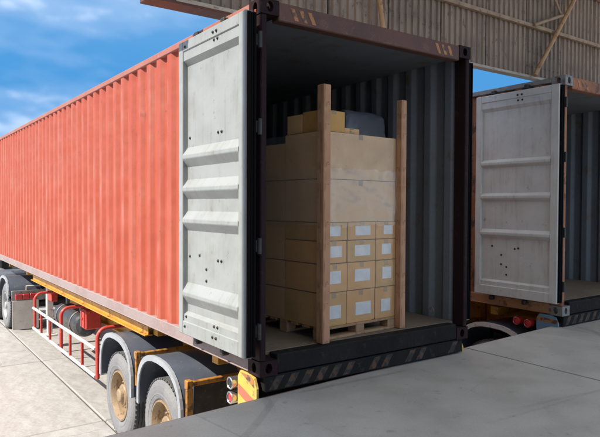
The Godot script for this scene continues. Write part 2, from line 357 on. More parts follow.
# proud ridges across an opened door: list of [top, bottom] heights; the leaf hangs along -z from its hinge edge, seen face towards -x
func door_leaf(parent: Node, at: Vector3, side: float, ridges: Array, paint: Material, recess: float, proud: float, bolts: Array) -> void:
	var d := group_node("door", parent, at)
	var wd := 1.19; var h0 := 0.0; var h1 := 2.61
	var T := 0.072
	var f := MB.new()
	f.span(Vector3(0, h0, -0.10) * Vector3(1, 1, 1), Vector3(side * T, h1, 0.0), 0.006)
	f.span(Vector3(0, h0, -wd), Vector3(side * T, h1, -wd + 0.085), 0.006)
	f.span(Vector3(side * 0.002, h0, -wd + 0.085), Vector3(side * (T - 0.002), h0 + 0.12, -0.10), 0.006)
	f.span(Vector3(side * 0.002, h1 - 0.09, -wd + 0.085), Vector3(side * (T - 0.002), h1, -0.10), 0.006)
	obj("door_frame", f, paint, d)
	var prof := []   # heights and depth, from the top down
	var xf := side * recess
	prof.append([h1 - 0.09, 0.012]); prof.append([h1 - 0.17, 0.012]); prof.append([h1 - 0.215, recess])
	for r in ridges:
		var m: float = (r[0] + r[1]) * 0.5; var s: float = r[2]
		prof.append([m + s + 0.018, recess]); prof.append([m + 0.020, proud + 0.003]); prof.append([m + 0.012, proud]); prof.append([m - 0.012, proud]); prof.append([m - 0.020, proud + 0.003]); prof.append([m - s - 0.018, recess])
	prof.append([h0 + 0.20, recess]); prof.append([h0 + 0.175, 0.016]); prof.append([h0 + 0.12, 0.016])
	var pm := MB.new(); var pb := MB.new()
	var a := []; var b := []
	for q in prof:
		a.append(Vector3(side * q[1], q[0], -wd + 0.085)); b.append(Vector3(side * (q[1] + 0.004), q[0], -wd + 0.085))
	pm.strip(a, Vector3(0, 0, wd - 0.185), Vector3(-side, 0, 0))
	pm.strip(b, Vector3(0, 0, wd - 0.185), Vector3(side, 0, 0))
	obj("door_panel", pm, paint, d)
	var g := MB.new()
	for q in [[0.020, 0.036, 0.026], [0.042, 0.060, 0.018], [0.066, 0.088, 0.022]]:
		g.span(Vector3(side * q[0], h0 + 0.012, 0.001), Vector3(side * q[1], h1 - 0.012, q[2]), 0.006)
	g.span(Vector3(side * 0.016, h0 + 0.01, 0.0005), Vector3(side * 0.092, h1 - 0.01, 0.008), 0.002)
	g.span(Vector3(side * (T + 0.002), h0 + 0.01, -wd), Vector3(side * (T + 0.026), h1 - 0.01, -wd + 0.06), 0.006)
	obj("gasket", g, M.gasket, d)
	for z in [-0.49, -0.98]:
		var k := MB.new()
		k.tube([Vector3(side * (T + 0.03), h0 - 0.07, z), Vector3(side * (T + 0.03), h1 + 0.07, z)], 0.017, 10)
		for yy in [h0 - 0.05, h1 + 0.045]: k.box(Vector3(side * (T + 0.025), yy, z), Vector3(0.07, 0.06, 0.06), 0.012)
		obj("locking_bar", k, M.black_steel, d)
	for bb in bolts:
		var m := MB.new()
		m.lathe([Vector2(0.0, 0.010), Vector2(0.008, 0.009), Vector2(0.0125, 0.004), Vector2(0.0135, 0.0)], Vector3(side * bb[2], bb[1], bb[0]), Vector3(-side, 0, 0), 10)
		obj("bolt", m, M.bolt, d)
	for yy in [0.2, 0.85, 1.75, 2.4]:
		var m := MB.new()
		m.tube([Vector3(side * (T + 0.045), yy - 0.06, 0.02), Vector3(side * (T + 0.045), yy + 0.06, 0.02)], 0.017, 10)
		m.span(Vector3(side * (T + 0.01), yy - 0.045, -0.05), Vector3(side * (T + 0.05), yy + 0.045, 0.012), 0.004)
		obj("hinge", m, M.black_steel, d)
func make_container(c: Node3D, P: Dictionary) -> void:
	# base frame: x to the right, -z along the length, y up from the underside
	for x in [0.081, CW - 0.081]:
		for z in [-0.089, -CL + 0.089]:
			for y in [0.059, CH - 0.059]:
				casting(c, Vector3(x, y, z), P.cast)
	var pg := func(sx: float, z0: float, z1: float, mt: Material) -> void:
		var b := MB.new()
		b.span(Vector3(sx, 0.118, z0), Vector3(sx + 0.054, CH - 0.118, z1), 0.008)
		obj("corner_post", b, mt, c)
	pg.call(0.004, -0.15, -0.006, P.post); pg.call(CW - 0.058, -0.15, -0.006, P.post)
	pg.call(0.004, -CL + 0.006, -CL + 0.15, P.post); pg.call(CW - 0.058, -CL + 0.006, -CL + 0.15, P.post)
	for e in [0, 1]:
		var z0 := -0.006 if e == 0 else -CL + 0.11
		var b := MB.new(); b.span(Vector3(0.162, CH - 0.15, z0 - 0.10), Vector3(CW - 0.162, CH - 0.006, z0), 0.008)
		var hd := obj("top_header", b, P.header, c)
		if e == 0:
			for s in [0, 1]:
				for k in 3:
					var x0: float = (0.27 + 0.085 * k) if s == 0 else (CW - 0.51 + 0.085 * k)
					var q := MB.new()
					q.prism(PackedVector2Array([Vector2(0, 0.09), Vector2(0.04, 0.09), Vector2(0.085, 0.0), Vector2(0.045, 0.0)]), Vector3(x0, CH - 0.125, z0 + 0.0005), Vector3.RIGHT, Vector3.UP, Vector3(0, 0, 0.002))
					obj("hazard_stripe", q, M.stripe_orange, hd)
		b = MB.new(); b.span(Vector3(0.162, 0.008, z0 - 0.12), Vector3(CW - 0.162, 0.158, z0), 0.008)
		obj("sill", b, P.sill, c)
	for x in [0.0, CW - 0.07]:
		var b := MB.new(); b.span(Vector3(x + 0.001, CH - 0.07, -CL + 0.178), Vector3(x + 0.069, CH - 0.008, -0.178), 0.006)
		obj("top_rail", b, P.rail_top, c)
		b = MB.new(); b.span(Vector3(x + 0.001, 0.012, -CL + 0.178), Vector3(x + 0.069, 0.134, -0.178), 0.006)
		b.span(Vector3(x - 0.006 if x < 1.0 else x + 0.02, 0.012, -CL + 0.178), Vector3(x + 0.05 if x < 1.0 else x + 0.076, 0.024, -0.178), 0.003)
		obj("bottom_rail", b, P.rail, c)
	# side walls: pressed sheet outside, its inner face 3 mm behind
	for s in [0, 1]:
		var x := 0.012 if s == 0 else CW - 0.012
		var sg := 1.0 if s == 0 else -1.0
		var m := MB.new()
		m.xf = Transform3D(Basis.IDENTITY, Vector3(0, 0.130, 0))
		m.strip(corrugation(-CL + 0.14, -0.098, x, 0.042 * sg), Vector3(0, CH - 0.195, 0), Vector3(-sg, 0, 0))
		obj("side_wall", m, P.paint, c)
		m = MB.new()
		m.xf = Transform3D(Basis.IDENTITY, Vector3(0, 0.130, 0))
		m.strip(corrugation(-CL + 0.14, -0.098, x + 0.004 * sg, 0.042 * sg), Vector3(0, CH - 0.195, 0), Vector3(sg, 0, 0))
		obj("inner_face", m, M.inside, c)
	var fw := MB.new(); fw.span(Vector3(0.05, 0.12, -CL + 0.03), Vector3(CW - 0.05, CH - 0.1, -CL + 0.07))
	obj("front_wall", fw, P.paint, c)
	var rf := MB.new(); rf.span(Vector3(0.06, CH - 0.045, -CL + 0.1), Vector3(CW - 0.06, CH - 0.02, -0.1))
	obj("roof_panel", rf, M.steel, c)
	var ri := MB.new(); ri.span(Vector3(0.062, CH - 0.095, -CL + 0.12), Vector3(CW - 0.062, CH - 0.076, -0.112))
	obj("ceiling_panel", ri, M.inside, c)
	# floor of plywood sheets laid crosswise
	var zz := -0.13
	while zz > -CL + 0.3:
		var z1: float = max(zz - 1.16, -CL + 0.08)
		for x in [0.075, 1.222]:
			var b := MB.new(); b.span(Vector3(x, 0.13, z1 + 0.003), Vector3(x + 1.141, 0.160, zz), 0.002)
			obj("floor_board", b, M.plywood, c)
		zz = z1
	for k in 18:
		var b := MB.new(); b.span(Vector3(0.07, 0.02, -0.5 - k * 0.66), Vector3(CW - 0.07, 0.128, -0.45 - k * 0.66))
		obj("floor_bearer", b, P.rail, c)
	for k in 9:   # lashing rings along the right wall
		var t := MB.new(); var pts := []
		for j in 13: pts.append(Vector3(CW - 0.085, 0.23 + 0.028 * cos(TAU * j / 12.0), -0.4 - k * 1.3 + 0.028 * sin(TAU * j / 12.0)))
		t.tube(pts, 0.006, 6)
		obj("lashing_ring", t, M.steel, c)
	door_leaf(c, Vector3(-0.142, 0.163, 0.008), 1.0, P.ridges, P.door, P.recess, P.proud, P.bolts)
	door_leaf(c, Vector3(CW + 0.142 - 0.035, 0.163, -0.06), -1.0, P.ridges, P.door, P.recess, P.proud, [])

# ---------------------------------------------------------------- wheels
func wheel_parts(parent: Node, at: Vector3, side: float, rimm: Material, dual := true) -> void:
	# outer face towards side * x
	var w := group_node("wheel", parent, at)
	var ax := Vector3(side, 0, 0)
	var R := 0.52
	for k in (2 if dual else 1):
		var o := Vector3(-side * (0.33 * k), 0, 0)
		var t := MB.new()
		t.lathe([Vector2(0.295, -0.03), Vector2(0.315, -0.008), Vector2(0.345, 0.0), Vector2(0.40, 0.004), Vector2(0.445, 0.0), Vector2(0.478, -0.014), Vector2(0.499, -0.032)], o, ax, 48)
		t.lathe([Vector2(0.499, -0.252), Vector2(0.46, -0.272), Vector2(0.40, -0.284), Vector2(0.33, -0.276), Vector2(0.295, -0.25)], o, ax, 40)
		t.lathe([Vector2(0.352, -0.001), Vector2(0.355, 0.004), Vector2(0.362, 0.004), Vector2(0.366, 0.0015)], o, ax, 48)
		obj("tyre", t, M.tyre, w)
		var tr := MB.new()
		# tread: ribs with grooves and cut shoulders
		var prof := [Vector2(0.498, -0.031), Vector2(0.513, -0.040)]
		var xx := -0.040
		for g in 5:
			prof.append(Vector2(R, xx - 0.004)); prof.append(Vector2(R, xx - 0.030)); prof.append(Vector2(R - 0.013, xx - 0.032)); prof.append(Vector2(R - 0.013, xx - 0.039)); xx -= 0.0395
		prof.append(Vector2(0.513, -0.243)); prof.append(Vector2(0.498, -0.253))
		tr.lathe(prof, o, ax, 56)
		for j in 56:
			var a := TAU * j / 56
			for zz in [-0.036, -0.247]:
				var old := tr.xf
				tr.xf = Transform3D(Basis(ax, a), o)
				tr.box(Vector3(side * zz, 0.510, 0), Vector3(0.024, 0.018, 0.034), 0.003)
				tr.xf = old
		obj("tread", tr, M.tread, w)
	var rm := MB.new()
	rm.lathe([Vector2(0.300, -0.034), Vector2(0.296, -0.006), Vector2(0.280, -0.004), Vector2(0.270, -0.028), Vector2(0.258, -0.060), Vector2(0.245, -0.125), Vector2(0.205, -0.150), Vector2(0.165, -0.118), Vector2(0.142, -0.112), Vector2(0.128, -0.112)], Vector3.ZERO, ax, 40)
	var rp := obj("rim", rm, rimm, w)
	var hb := MB.new()
	hb.lathe([Vector2(0.130, -0.114), Vector2(0.128, -0.06), Vector2(0.118, -0.048), Vector2(0.085, -0.044), Vector2(0.080, -0.012), Vector2(0.066, 0.0), Vector2(0.0, 0.002)], Vector3.ZERO, ax, 24)
	for j in 10:
		var a := TAU * j / 10
		var p := Vector3(0, cos(a), sin(a)) * 0.160
		hb.lathe([Vector2(0.016, 0.0), Vector2(0.0145, 0.022), Vector2(0.008, 0.036), Vector2(0.0, 0.037)], p - ax * 0.120, ax, 6)
	obj("hub", hb, rimm, w)
	var hl := MB.new()
	for j in 10:
		var a := TAU * (j + 0.5) / 10
		var p := Vector3(0, cos(a), sin(a)) * 0.212
		hl.lathe([Vector2(0.0, 0.0), Vector2(0.021, 0.0)], p - ax * 0.140, ax, 10)
	obj("hand_hole", hl, M.gasket, w)

func fender_path(cz: float, half: float, top: float, low: float) -> Array:
	# from the back foot over the top to the front foot, in (z, y)
	var pts := [Vector2(cz + half, low)]
	var cy := top - 0.50
	for i in 17:
		var a := PI * i / 16.0
		var ce := cos(a); var se := sin(a)
		pts.append(Vector2(cz + half * signf(ce) * pow(absf(ce), 0.8), cy + 0.50 * pow(se, 0.8)))
	pts.append(Vector2(cz - half, low))
	return pts
func fender(parent: Node, x0: float, x1: float, cz: float, half: float, top: float, low: float, lip: Material) -> void:
	var path := fender_path(cz, half, top, low)
	var poly := PackedVector2Array()
	for p in path: poly.append(p)
	for i in range(path.size() - 1, -1, -1):
		var p: Vector2 = path[i]
		var q := Vector2(cz, top - 0.5) - p
		poly.append(p + Vector2(q.x, max(q.y, 0.0) * 0 + minf(q.y, 0.0)).normalized() * 0.012 if i > 0 and i < path.size() - 1 else p + Vector2(0.012 * signf(cz - p.x), 0))
	var m := MB.new()
	for i in path.size() - 1:
		var a: Vector2 = path[i]; var b: Vector2 = path[i + 1]
		var na := _fn(path, i); var nb := _fn(path, i + 1)
		for sg in [1.0, -1.0]:
			var off := 0.0 if sg > 0 else 0.012
			var A := Vector3(x0, a.y - na.y * off, a.x - na.x * off); var B := Vector3(x0, b.y - nb.y * off, b.x - nb.x * off)
			var D := Vector3(x1 - x0, 0, 0)
			var NA: Vector3 = Vector3(0, na.y, na.x) * sg; var NB: Vector3 = Vector3(0, nb.y, nb.x) * sg
			m.quads(A, B, B + D, A + D, NA, NB, NB, NA)
		for x in [x0, x1]:
			m.quad(Vector3(x, a.y, a.x), Vector3(x, b.y, b.x), Vector3(x, b.y - nb.y * 0.012, b.x - nb.x * 0.012), Vector3(x, a.y - na.y * 0.012, a.x - na.x * 0.012), Vector3(-1 if x == x0 else 1, 0, 0))
	var f := obj("mudguard", m, M.fender, parent)
	var l := MB.new()
	# turned-down outer edge
	var ox := x0 if absf(x0 - 1.2) > absf(x1 - 1.2) else x1
	var inn := 1.0 if ox == x0 else -1.0
	for i in path.size() - 1:
		var a: Vector2 = path[i]; var b: Vector2 = path[i + 1]
		var na := _fn(path, i); var nb := _fn(path, i + 1)
		var A := Vector3(ox, a.y, a.x) + Vector3(0, na.y, na.x) * 0.008; var B := Vector3(ox, b.y, b.x) + Vector3(0, nb.y, nb.x) * 0.008
		var A2 := A - Vector3(0, na.y, na.x) * 0.058; var B2 := B - Vector3(0, nb.y, nb.x) * 0.058
		var dx := Vector3(-inn * 0.012, 0, 0)
		m = l
		m.quad(A + dx, B + dx, B2 + dx, A2 + dx, Vector3(-inn, 0, 0))
		m.quad(A2 + dx, B2 + dx, B2 - dx * 0.2, A2 - dx * 0.2, -Vector3(0, na.y, na.x))
		m.quad(A + dx, B + dx, B - dx * 1.6, A - dx * 1.6, Vector3(0, na.y, na.x))
		m.quad(A2 - dx * 0.2, B2 - dx * 0.2, B - dx * 0.2, A - dx * 0.2, Vector3(inn, 0, 0))
	obj("edge_lip", l, lip, f)
func _fn(path: Array, i: int) -> Vector2:
	var a: Vector2 = path[maxi(i - 1, 0)]; var b: Vector2 = path[mini(i + 1, path.size() - 1)]
	var t := (b - a).normalized()
	return Vector2(-t.y, t.x) * -1.0

# ---------------------------------------------------------------- trailer under a container (y from the ground, z from the container's rear)
func make_trailer(t: Node3D, axles: Array, P: Dictionary) -> void:
	var top := 1.498
	for x in [0.66, CW - 0.66 - 0.14]:
		var b := MB.new()
		b.span(Vector3(x, 1.455, -8.9), Vector3(x + 0.14, top - 0.002, -0.32), 0.004)
		b.span(Vector3(x, 0.84, -8.4), Vector3(x + 0.14, 0.86, -4.2), 0.004)
		b.span(Vector3(x + 0.001, 1.02, -4.1), Vector3(x + 0.139, 1.04, -0.32), 0.004)
		b.prism(PackedVector2Array([Vector2(-0.34, 1.04), Vector2(-0.34, 1.455), Vector2(-11.9, 1.455), Vector2(-11.9, 1.30), Vector2(-9.3, 1.30), Vector2(-8.4, 0.86), Vector2(-4.2, 0.86), Vector2(-4.0, 1.04)]), Vector3(x + 0.063, 0, 0), Vector3.BACK, Vector3.UP, Vector3(0.014, 0, 0))
		b.span(Vector3(x, 1.30, -11.9), Vector3(x + 0.14, 1.315, -9.3), 0.003)
		b.span(Vector3(x + 0.001, 1.456, -11.9), Vector3(x + 0.139, top - 0.003, -8.9), 0.003)
		obj("main_beam", b, M.yellow, t)
	for z in [-1.1, -2.55, -4.3, -5.6, -6.9, -8.2, -9.6, -11.6]:
		var b := MB.new()
		var deep := 1.18 if z > -9.0 else 1.33
		b.span(Vector3(0.185, 1.34, z - 0.06), Vector3(CW - 0.185, 1.452, z + 0.06), 0.005)
		b.span(Vector3(0.81, deep, z - 0.05), Vector3(CW - 0.81, 1.34, z + 0.05), 0.005)
		obj("crossmember", b, M.yellow, t)
	for x in [0.085, CW - 0.18]:
		var b := MB.new()
		b.span(Vector3(x, 1.445, -8.7), Vector3(x + 0.095, 1.46, -2.62), 0.003)
		b.span(Vector3(x + 0.04, 1.345, -8.7), Vector3(x + 0.055, 1.445, -2.62), 0.002)
		b.span(Vector3(x, 1.33, -8.7), Vector3(x + 0.095, 1.345, -2.62), 0.003)
		obj("outer_rail", b, M.yellow, t)
	var rb := MB.new()
	rb.span(Vector3(0.06, 1.372, -0.20), Vector3(CW - 0.06, 1.497, -0.015), 0.006)
	rb.span(Vector3(0.06, 0.85, -0.26), Vector3(CW - 0.06, 1.37, -0.21), 0.006)
	var rbo := obj("rear_beam", rb, M.black_paint, t)
	for k in 15:
		if k in [6, 9, 12, 13]: continue   # worn off
		var q := MB.new()
		q.prism(PackedVector2Array([Vector2(0, 0), Vector2(0.075, 0), Vector2(0.145, 0.10), Vector2(0.07, 0.10)]), Vector3(0.09 + k * 0.148, 1.385, -0.0148), Vector3.RIGHT, Vector3.UP, Vector3(0, 0, 0.002))
		obj("hazard_stripe", q, M.stripe_worn, rbo)
	# side marker plate and lamps
	for s in [0, 1]:
		var x := 0.0 if s == 0 else CW - 0.02
		var pl := MB.new()
		pl.prism(PackedVector2Array([Vector2(-0.34, 0.98), Vector2(-0.05, 0.98), Vector2(-0.05, 1.40), Vector2(-0.085, 1.475), Vector2(-0.14, 1.495), Vector2(-0.30, 1.495), Vector2(-0.34, 1.44)]), Vector3(x, 0, 0), Vector3.BACK, Vector3.UP, Vector3(0.02, 0, 0))
		var po := obj("marker_plate", pl, P.plate, t)
		var sx := x - 0.003 if s == 0 else x + 0.0205
		for k in P.bands.size():
			var q: Array = P.bands[k]
			var bm := MB.new()
			bm.prism(PackedVector2Array(q[0]), Vector3(sx, 0, 0), Vector3.BACK, Vector3.UP, Vector3(0.0025, 0, 0))
			obj("marker_band", bm, q[1], po)
		var ax := Vector3(-1 if s == 0 else 1, 0, 0)
		for k in P.lamps.size():
			var lp: Array = P.lamps[k]
			var lm := MB.new()
			var c := Vector3(0.0 if s == 0 else CW, lp[1], lp[0])
			lm.lathe([Vector2(0.050, -0.06), Vector2(0.052, 0.022), Vector2(0.044, 0.028), Vector2(0.038, 0.020)], c + ax * 0.02, ax, 20)
			var lo := obj("lamp", lm, P.lamp_ring, t)
			lm = MB.new()
			lm.lathe([Vector2(0.0, 0.026), Vector2(0.02, 0.024), Vector2(0.038, 0.016)], c + ax * 0.02, ax, 20)
			obj("lens", lm, lp[2], lo)
			lm = MB.new(); lm.span(c + ax * -0.03 - Vector3(0.012, 0.02, 0.02), Vector3(c.x - ax.x * 0.16, c.y + 0.02, c.z + 0.02))
			obj("lamp_bracket", lm, M.amber, lo)
	for a in axles:
		var b := MB.new()
		b.tube([Vector3(0.62, 0.52, a), Vector3(CW - 0.62, 0.52, a)], 0.075, 14)
		obj("axle", b, M.black_steel, t)
		wheel_parts(t, Vector3(-0.025, 0.521, a), -1.0, M.rim)
		wheel_parts(t, Vector3(CW + 0.025, 0.521, a), 1.0, M.rim)
		for x in [0.72, CW - 0.72]:
			b = MB.new()
			for k in 5: b.span(Vector3(x - 0.045, 0.62 + k * 0.022, a - 0.52 + k * 0.07), Vector3(x + 0.045, 0.639 + k * 0.022, a + 0.52 - k * 0.07), 0.003)
			b.span(Vector3(x - 0.05, 0.63, a - 0.68), Vector3(x + 0.05, 1.03, a - 0.56), 0.01)
			b.span(Vector3(x - 0.05, 0.63, a + 0.56), Vector3(x + 0.05, 1.03, a + 0.63), 0.01)
			obj("leaf_spring", b, M.black_steel, t)
		fender(t, -0.065, 0.615, a + 0.01, 0.575, 1.265, 0.66, P.lip)
		fender(t, CW - 0.615, CW + 0.065, a + 0.01, 0.575, 1.265, 0.66, P.lip)
	# mudguard carriers: a square bar across behind each wheel, hung from the main beam
	for a in axles:
		for s in [0, 1]:
			var x0 := -0.02 if s == 0 else CW + 0.02
			var x1 := 0.70 if s == 0 else CW - 0.70
			var z: float = a + 0.635
			var b := MB.new()
			b.span(Vector3(min(x0, x1), 1.125, z - 0.024), Vector3(max(x0, x1), 1.172, z + 0.024), 0.006)
			b.span(Vector3(x0 - 0.028, 1.10, z - 0.034), Vector3(x0 + 0.028, 1.188, z + 0.034), 0.008)
			b.span(Vector3(x0 - 0.02, 0.80, z - 0.026), Vector3(x0 + 0.045, 1.10, z + 0.010), 0.006)
			b.span(Vector3(x1 - 0.03, 1.10, z - 0.04), Vector3(x1 + 0.03, 1.45, z + 0.04), 0.006)
			obj("mudguard_carrier", b, M.amber, t)
			b = MB.new()
			b.span(Vector3(min(x0, x1) + 0.06, 0.42, z - 0.012), Vector3(max(x0, x1) - 0.08, 1.118, z + 0.0), 0.004)
			if a == axles[0]: obj("mudflap", b, M.flap_dark, t)
	if P.guard:
		side_guard(t, -0.02, 1.0)
	# landing leg, tool box and air tank on the near side, legs on both
	for x in [0.40, CW - 0.40]:
		var b := MB.new()
		b.span(Vector3(x - 0.06, 0.55, -8.62), Vector3(x + 0.06, 1.34, -8.50), 0.008)
		b.span(Vector3(x - 0.045, 0.26, -8.605), Vector3(x + 0.045, 0.56, -8.515), 0.006)
		b.span(Vector3(x - 0.13, 0.22, -8.68), Vector3(x + 0.13, 0.262, -8.44), 0.01)
		obj("landing_leg", b, M.guard_white, t)
	var tk := MB.new()
	tk.lathe([Vector2(0.0, -0.80), Vector2(0.10, -0.785), Vector2(0.175, -0.74), Vector2(0.20, -0.68), Vector2(0.20, 0.68), Vector2(0.175, 0.74), Vector2(0.10, 0.785), Vector2(0.0, 0.80)], Vector3(0.48, 0.79, -7.05), Vector3(0, 0, 1), 28)
	var tko := obj("air_tank", tk, M.tank, t)
	for z in [-7.5, -6.6]:
		var b := MB.new()
		var pts := []
		for j in 25: pts.append(Vector3(0.48 + 0.206 * cos(TAU * j / 24.0), 0.79 + 0.206 * sin(TAU * j / 24.0), z))
		b.tube(pts, 0.012, 6)
		b.span(Vector3(0.45, 0.99, z - 0.03), Vector3(0.51, 1.34, z + 0.03), 0.005)
		obj("tank_strap", b, M.steel, tko)
	var bx := MB.new()
	bx.span(Vector3(0.34, 0.80, -6.14), Vector3(0.60, 1.12, -5.88), 0.02)
	bx.span(Vector3(0.40, 1.12, -6.10), Vector3(0.50, 1.34, -5.95), 0.005)
	var bo := obj("tool_box", bx, M.guard_red, t)
	bx = MB.new(); bx.span(Vector3(0.324, 0.83, -6.11), Vector3(0.339, 1.09, -5.91), 0.008)
	bx.span(Vector3(0.308, 0.95, -6.03), Vector3(0.325, 0.99, -5.98), 0.004)
	obj("box_lid", bx, M.guard_red, bo)
	var rd := MB.new()
	rd.span(Vector3(0.30, 0.98, -8.25), Vector3(0.42, 1.24, -7.98), 0.012)
	obj("valve_box", rd, M.guard_red, t)
	var hose := MB.new()
	for k in 3: hose.tube([Vector3(0.55 + k * 0.05, 1.12, -11.2), Vector3(0.56 + k * 0.05, 1.04, -10.0), Vector3(0.57 + k * 0.05, 1.10, -9.0), Vector3(0.58 + k * 0.02, 1.20, -8.2), Vector3(0.60 + k * 0.02, 1.22, -4.5)], 0.012, 6)
	obj("air_line", hose, M.gasket, t)

func side_guard(t: Node, x: float, side: float) -> void:
	var g := group_node("side_guard", t)
	var z0 := -7.95; var z1 := -4.12
	var b: MB
	for y in [0.53, 0.90]:
		b = MB.new(); b.tube([Vector3(x, y, z0), Vector3(x, y, z1)], 0.024, 10); obj("guard_rail", b, M.guard_white, g)
	for i in 7:
		var z := z0 + (z1 - z0) * i / 6.0
		b = MB.new()
		if i in [0, 3, 6]:
			var pts := [Vector3(x + 0.026, 0.50, z), Vector3(x + 0.026, 1.04, z)]
			for j in 6:
				var a := PI * 0.5 * (j + 1) / 6.0
				pts.append(Vector3(x + 0.026 + side * 0.13 * (1 - cos(a)), 1.04 + 0.13 * sin(a), z))
			pts.append(Vector3(x + side * 0.69, 1.17, z))
			b.tube(pts, 0.027, 10)
			obj("guard_hoop", b, M.guard_red if i != 0 else M.guard_red, g)
			b = MB.new(); b.span(Vector3(x + side * 0.62, 1.10, z - 0.05), Vector3(x + side * 0.68, 1.24, z + 0.05), 0.006)
			obj("guard_clamp", b, M.guard_red, g)
		else:
			b.span(Vector3(x - 0.015, 0.535, z - 0.02), Vector3(x + 0.02, 0.895, z + 0.02), 0.005)
			obj("guard_bar", b, M.guard_red, g)

# ---------------------------------------------------------------- tractor unit (its front wheels and cab stand ahead of the container)
func make_tractor(t: Node3D) -> void:
	for x in [0.79, CW - 0.79 - 0.08]:
		var b := MB.new(); b.span(Vector3(x, 0.82, -16.6), Vector3(x + 0.08, 1.08, -10.35), 0.006); obj("chassis_rail", b, M.black_steel, t)
	var b2 := MB.new(); b2.span(Vector3(0.70, 0.84, -10.42), Vector3(CW - 0.70, 1.02, -10.34), 0.008); obj("rear_crossmember", b2, M.black_steel, t)
	var fw := MB.new(); fw.lathe([Vector2(0.0, 0.0), Vector2(0.46, 0.0), Vector2(0.46, 0.06), Vector2(0.43, 0.075), Vector2(0.0, 0.08)], Vector3(CW / 2, 1.16, -11.55), Vector3.UP, 32)
	fw.span(Vector3(CW / 2 - 0.36, 1.09, -11.8), Vector3(CW / 2 + 0.36, 1.16, -11.3), 0.01)
	obj("fifth_wheel", fw, M.black_steel, t)
	for z in [-11.02, -12.38]:
		var a := MB.new(); a.tube([Vector3(0.6, 0.52, z), Vector3(CW - 0.6, 0.52, z)], 0.10, 14); obj("axle", a, M.black_steel, t)
		wheel_parts(t, Vector3(-0.005, 0.521, z), -1.0, M.rim_grey)
		wheel_parts(t, Vector3(CW + 0.005, 0.521, z), 1.0, M.rim_grey)
		fender(t, -0.03, 0.64, z, 0.60, 1.19, 0.80 if z > -12.0 else 0.78, M.fender_lip)
		fender(t, CW - 0.64, CW + 0.03, z, 0.60, 1.19, 0.80 if z > -12.0 else 0.78, M.fender_lip)
	for s in [0, 1]:
		var x := 0.03 if s == 0 else CW - 0.57
		var f := MB.new(); f.span(Vector3(x, 0.06, -10.355), Vector3(x + 0.54, 0.70, -10.343), 0.004); obj("mudflap", f, M.flap, t)
		f = MB.new(); f.span(Vector3(x - 0.01, 0.68, -10.40), Vector3(x + 0.75 if s == 0 else x + 0.55, 0.92, -10.36), 0.01); obj("lamp_bar", f, M.steel, t)
		for k in 3:
			f = MB.new(); f.span(Vector3(x + 0.06 + k * 0.15, 0.72, -10.359), Vector3(x + 0.20 + k * 0.15, 0.84, -10.32), 0.012); obj("tail_lamp", f, M.lens_red, t)
		f = MB.new(); f.tube([Vector3(x + 0.3, 0.90, -10.39), Vector3(x + 0.3, 1.0, -10.39), Vector3(CW / 2, 1.0, -10.39)], 0.025, 8); obj("flap_carrier", f, M.steel, t)
	# fuel tank, cab
	for s in [0, 1]:
		var x := 0.38 if s == 0 else CW - 0.38
		var f := MB.new(); f.lathe([Vector2(0, -0.6), Vector2(0.30, -0.6), Vector2(0.32, -0.58), Vector2(0.32, 0.58), Vector2(0.30, 0.6), Vector2(0, 0.6)], Vector3(x, 0.72, -14.0), Vector3(0, 0, 1), 28); obj("fuel_tank", f, M.steel, t)
		wheel_parts(t, Vector3(0.0 if s == 0 else CW, 0.521, -15.9), -1.0 if s == 0 else 1.0, M.rim_grey, false)
		fender(t, -0.02 if s == 0 else CW - 0.40, 0.40 if s == 0 else CW + 0.02, -15.9, 0.62, 1.20, 0.6, M.fender_lip)
	var c := MB.new()
	c.prism(PackedVector2Array([Vector2(-14.8, 1.22), Vector2(-14.8, 2.95), Vector2(-14.95, 3.15), Vector2(-16.2, 3.12), Vector2(-16.45, 2.9), Vector2(-16.85, 1.95), Vector2(-16.9, 0.55), Vector2(-16.6, 0.5), Vector2(-16.55, 1.22)]), Vector3(0.01, 0, 0), Vector3.BACK, Vector3.UP, Vector3(CW - 0.02, 0, 0))
	obj("cab_body", c, M.cab, t)
	for s in [0, 1]:
		var x := -0.004 if s == 0 else CW - 0.012
		c = MB.new(); c.prism(PackedVector2Array([Vector2(-15.45, 1.95), Vector2(-15.45, 2.78), Vector2(-16.35, 2.78), Vector2(-16.68, 1.95)]), Vector3(x, 0, 0), Vector3.BACK, Vector3.UP, Vector3(0.016, 0, 0)); obj("side_window", c, M.glass, t)
		c = MB.new(); c.prism(PackedVector2Array([Vector2(-15.38, 1.25), Vector2(-15.38, 1.90), Vector2(-16.70, 1.90), Vector2(-16.74, 1.25)]), Vector3(x + (0.002 if s == 0 else -0.002), 0, 0), Vector3.BACK, Vector3.UP, Vector3(0.016, 0, 0)); obj("door", c, M.cab, t)
	c = MB.new(); c.bar(Vector3(CW / 2, 2.02, -16.836), Vector3(CW / 2, 2.84, -16.488), CW - 0.3, 0.02); obj("windscreen", c, M.glass, t)

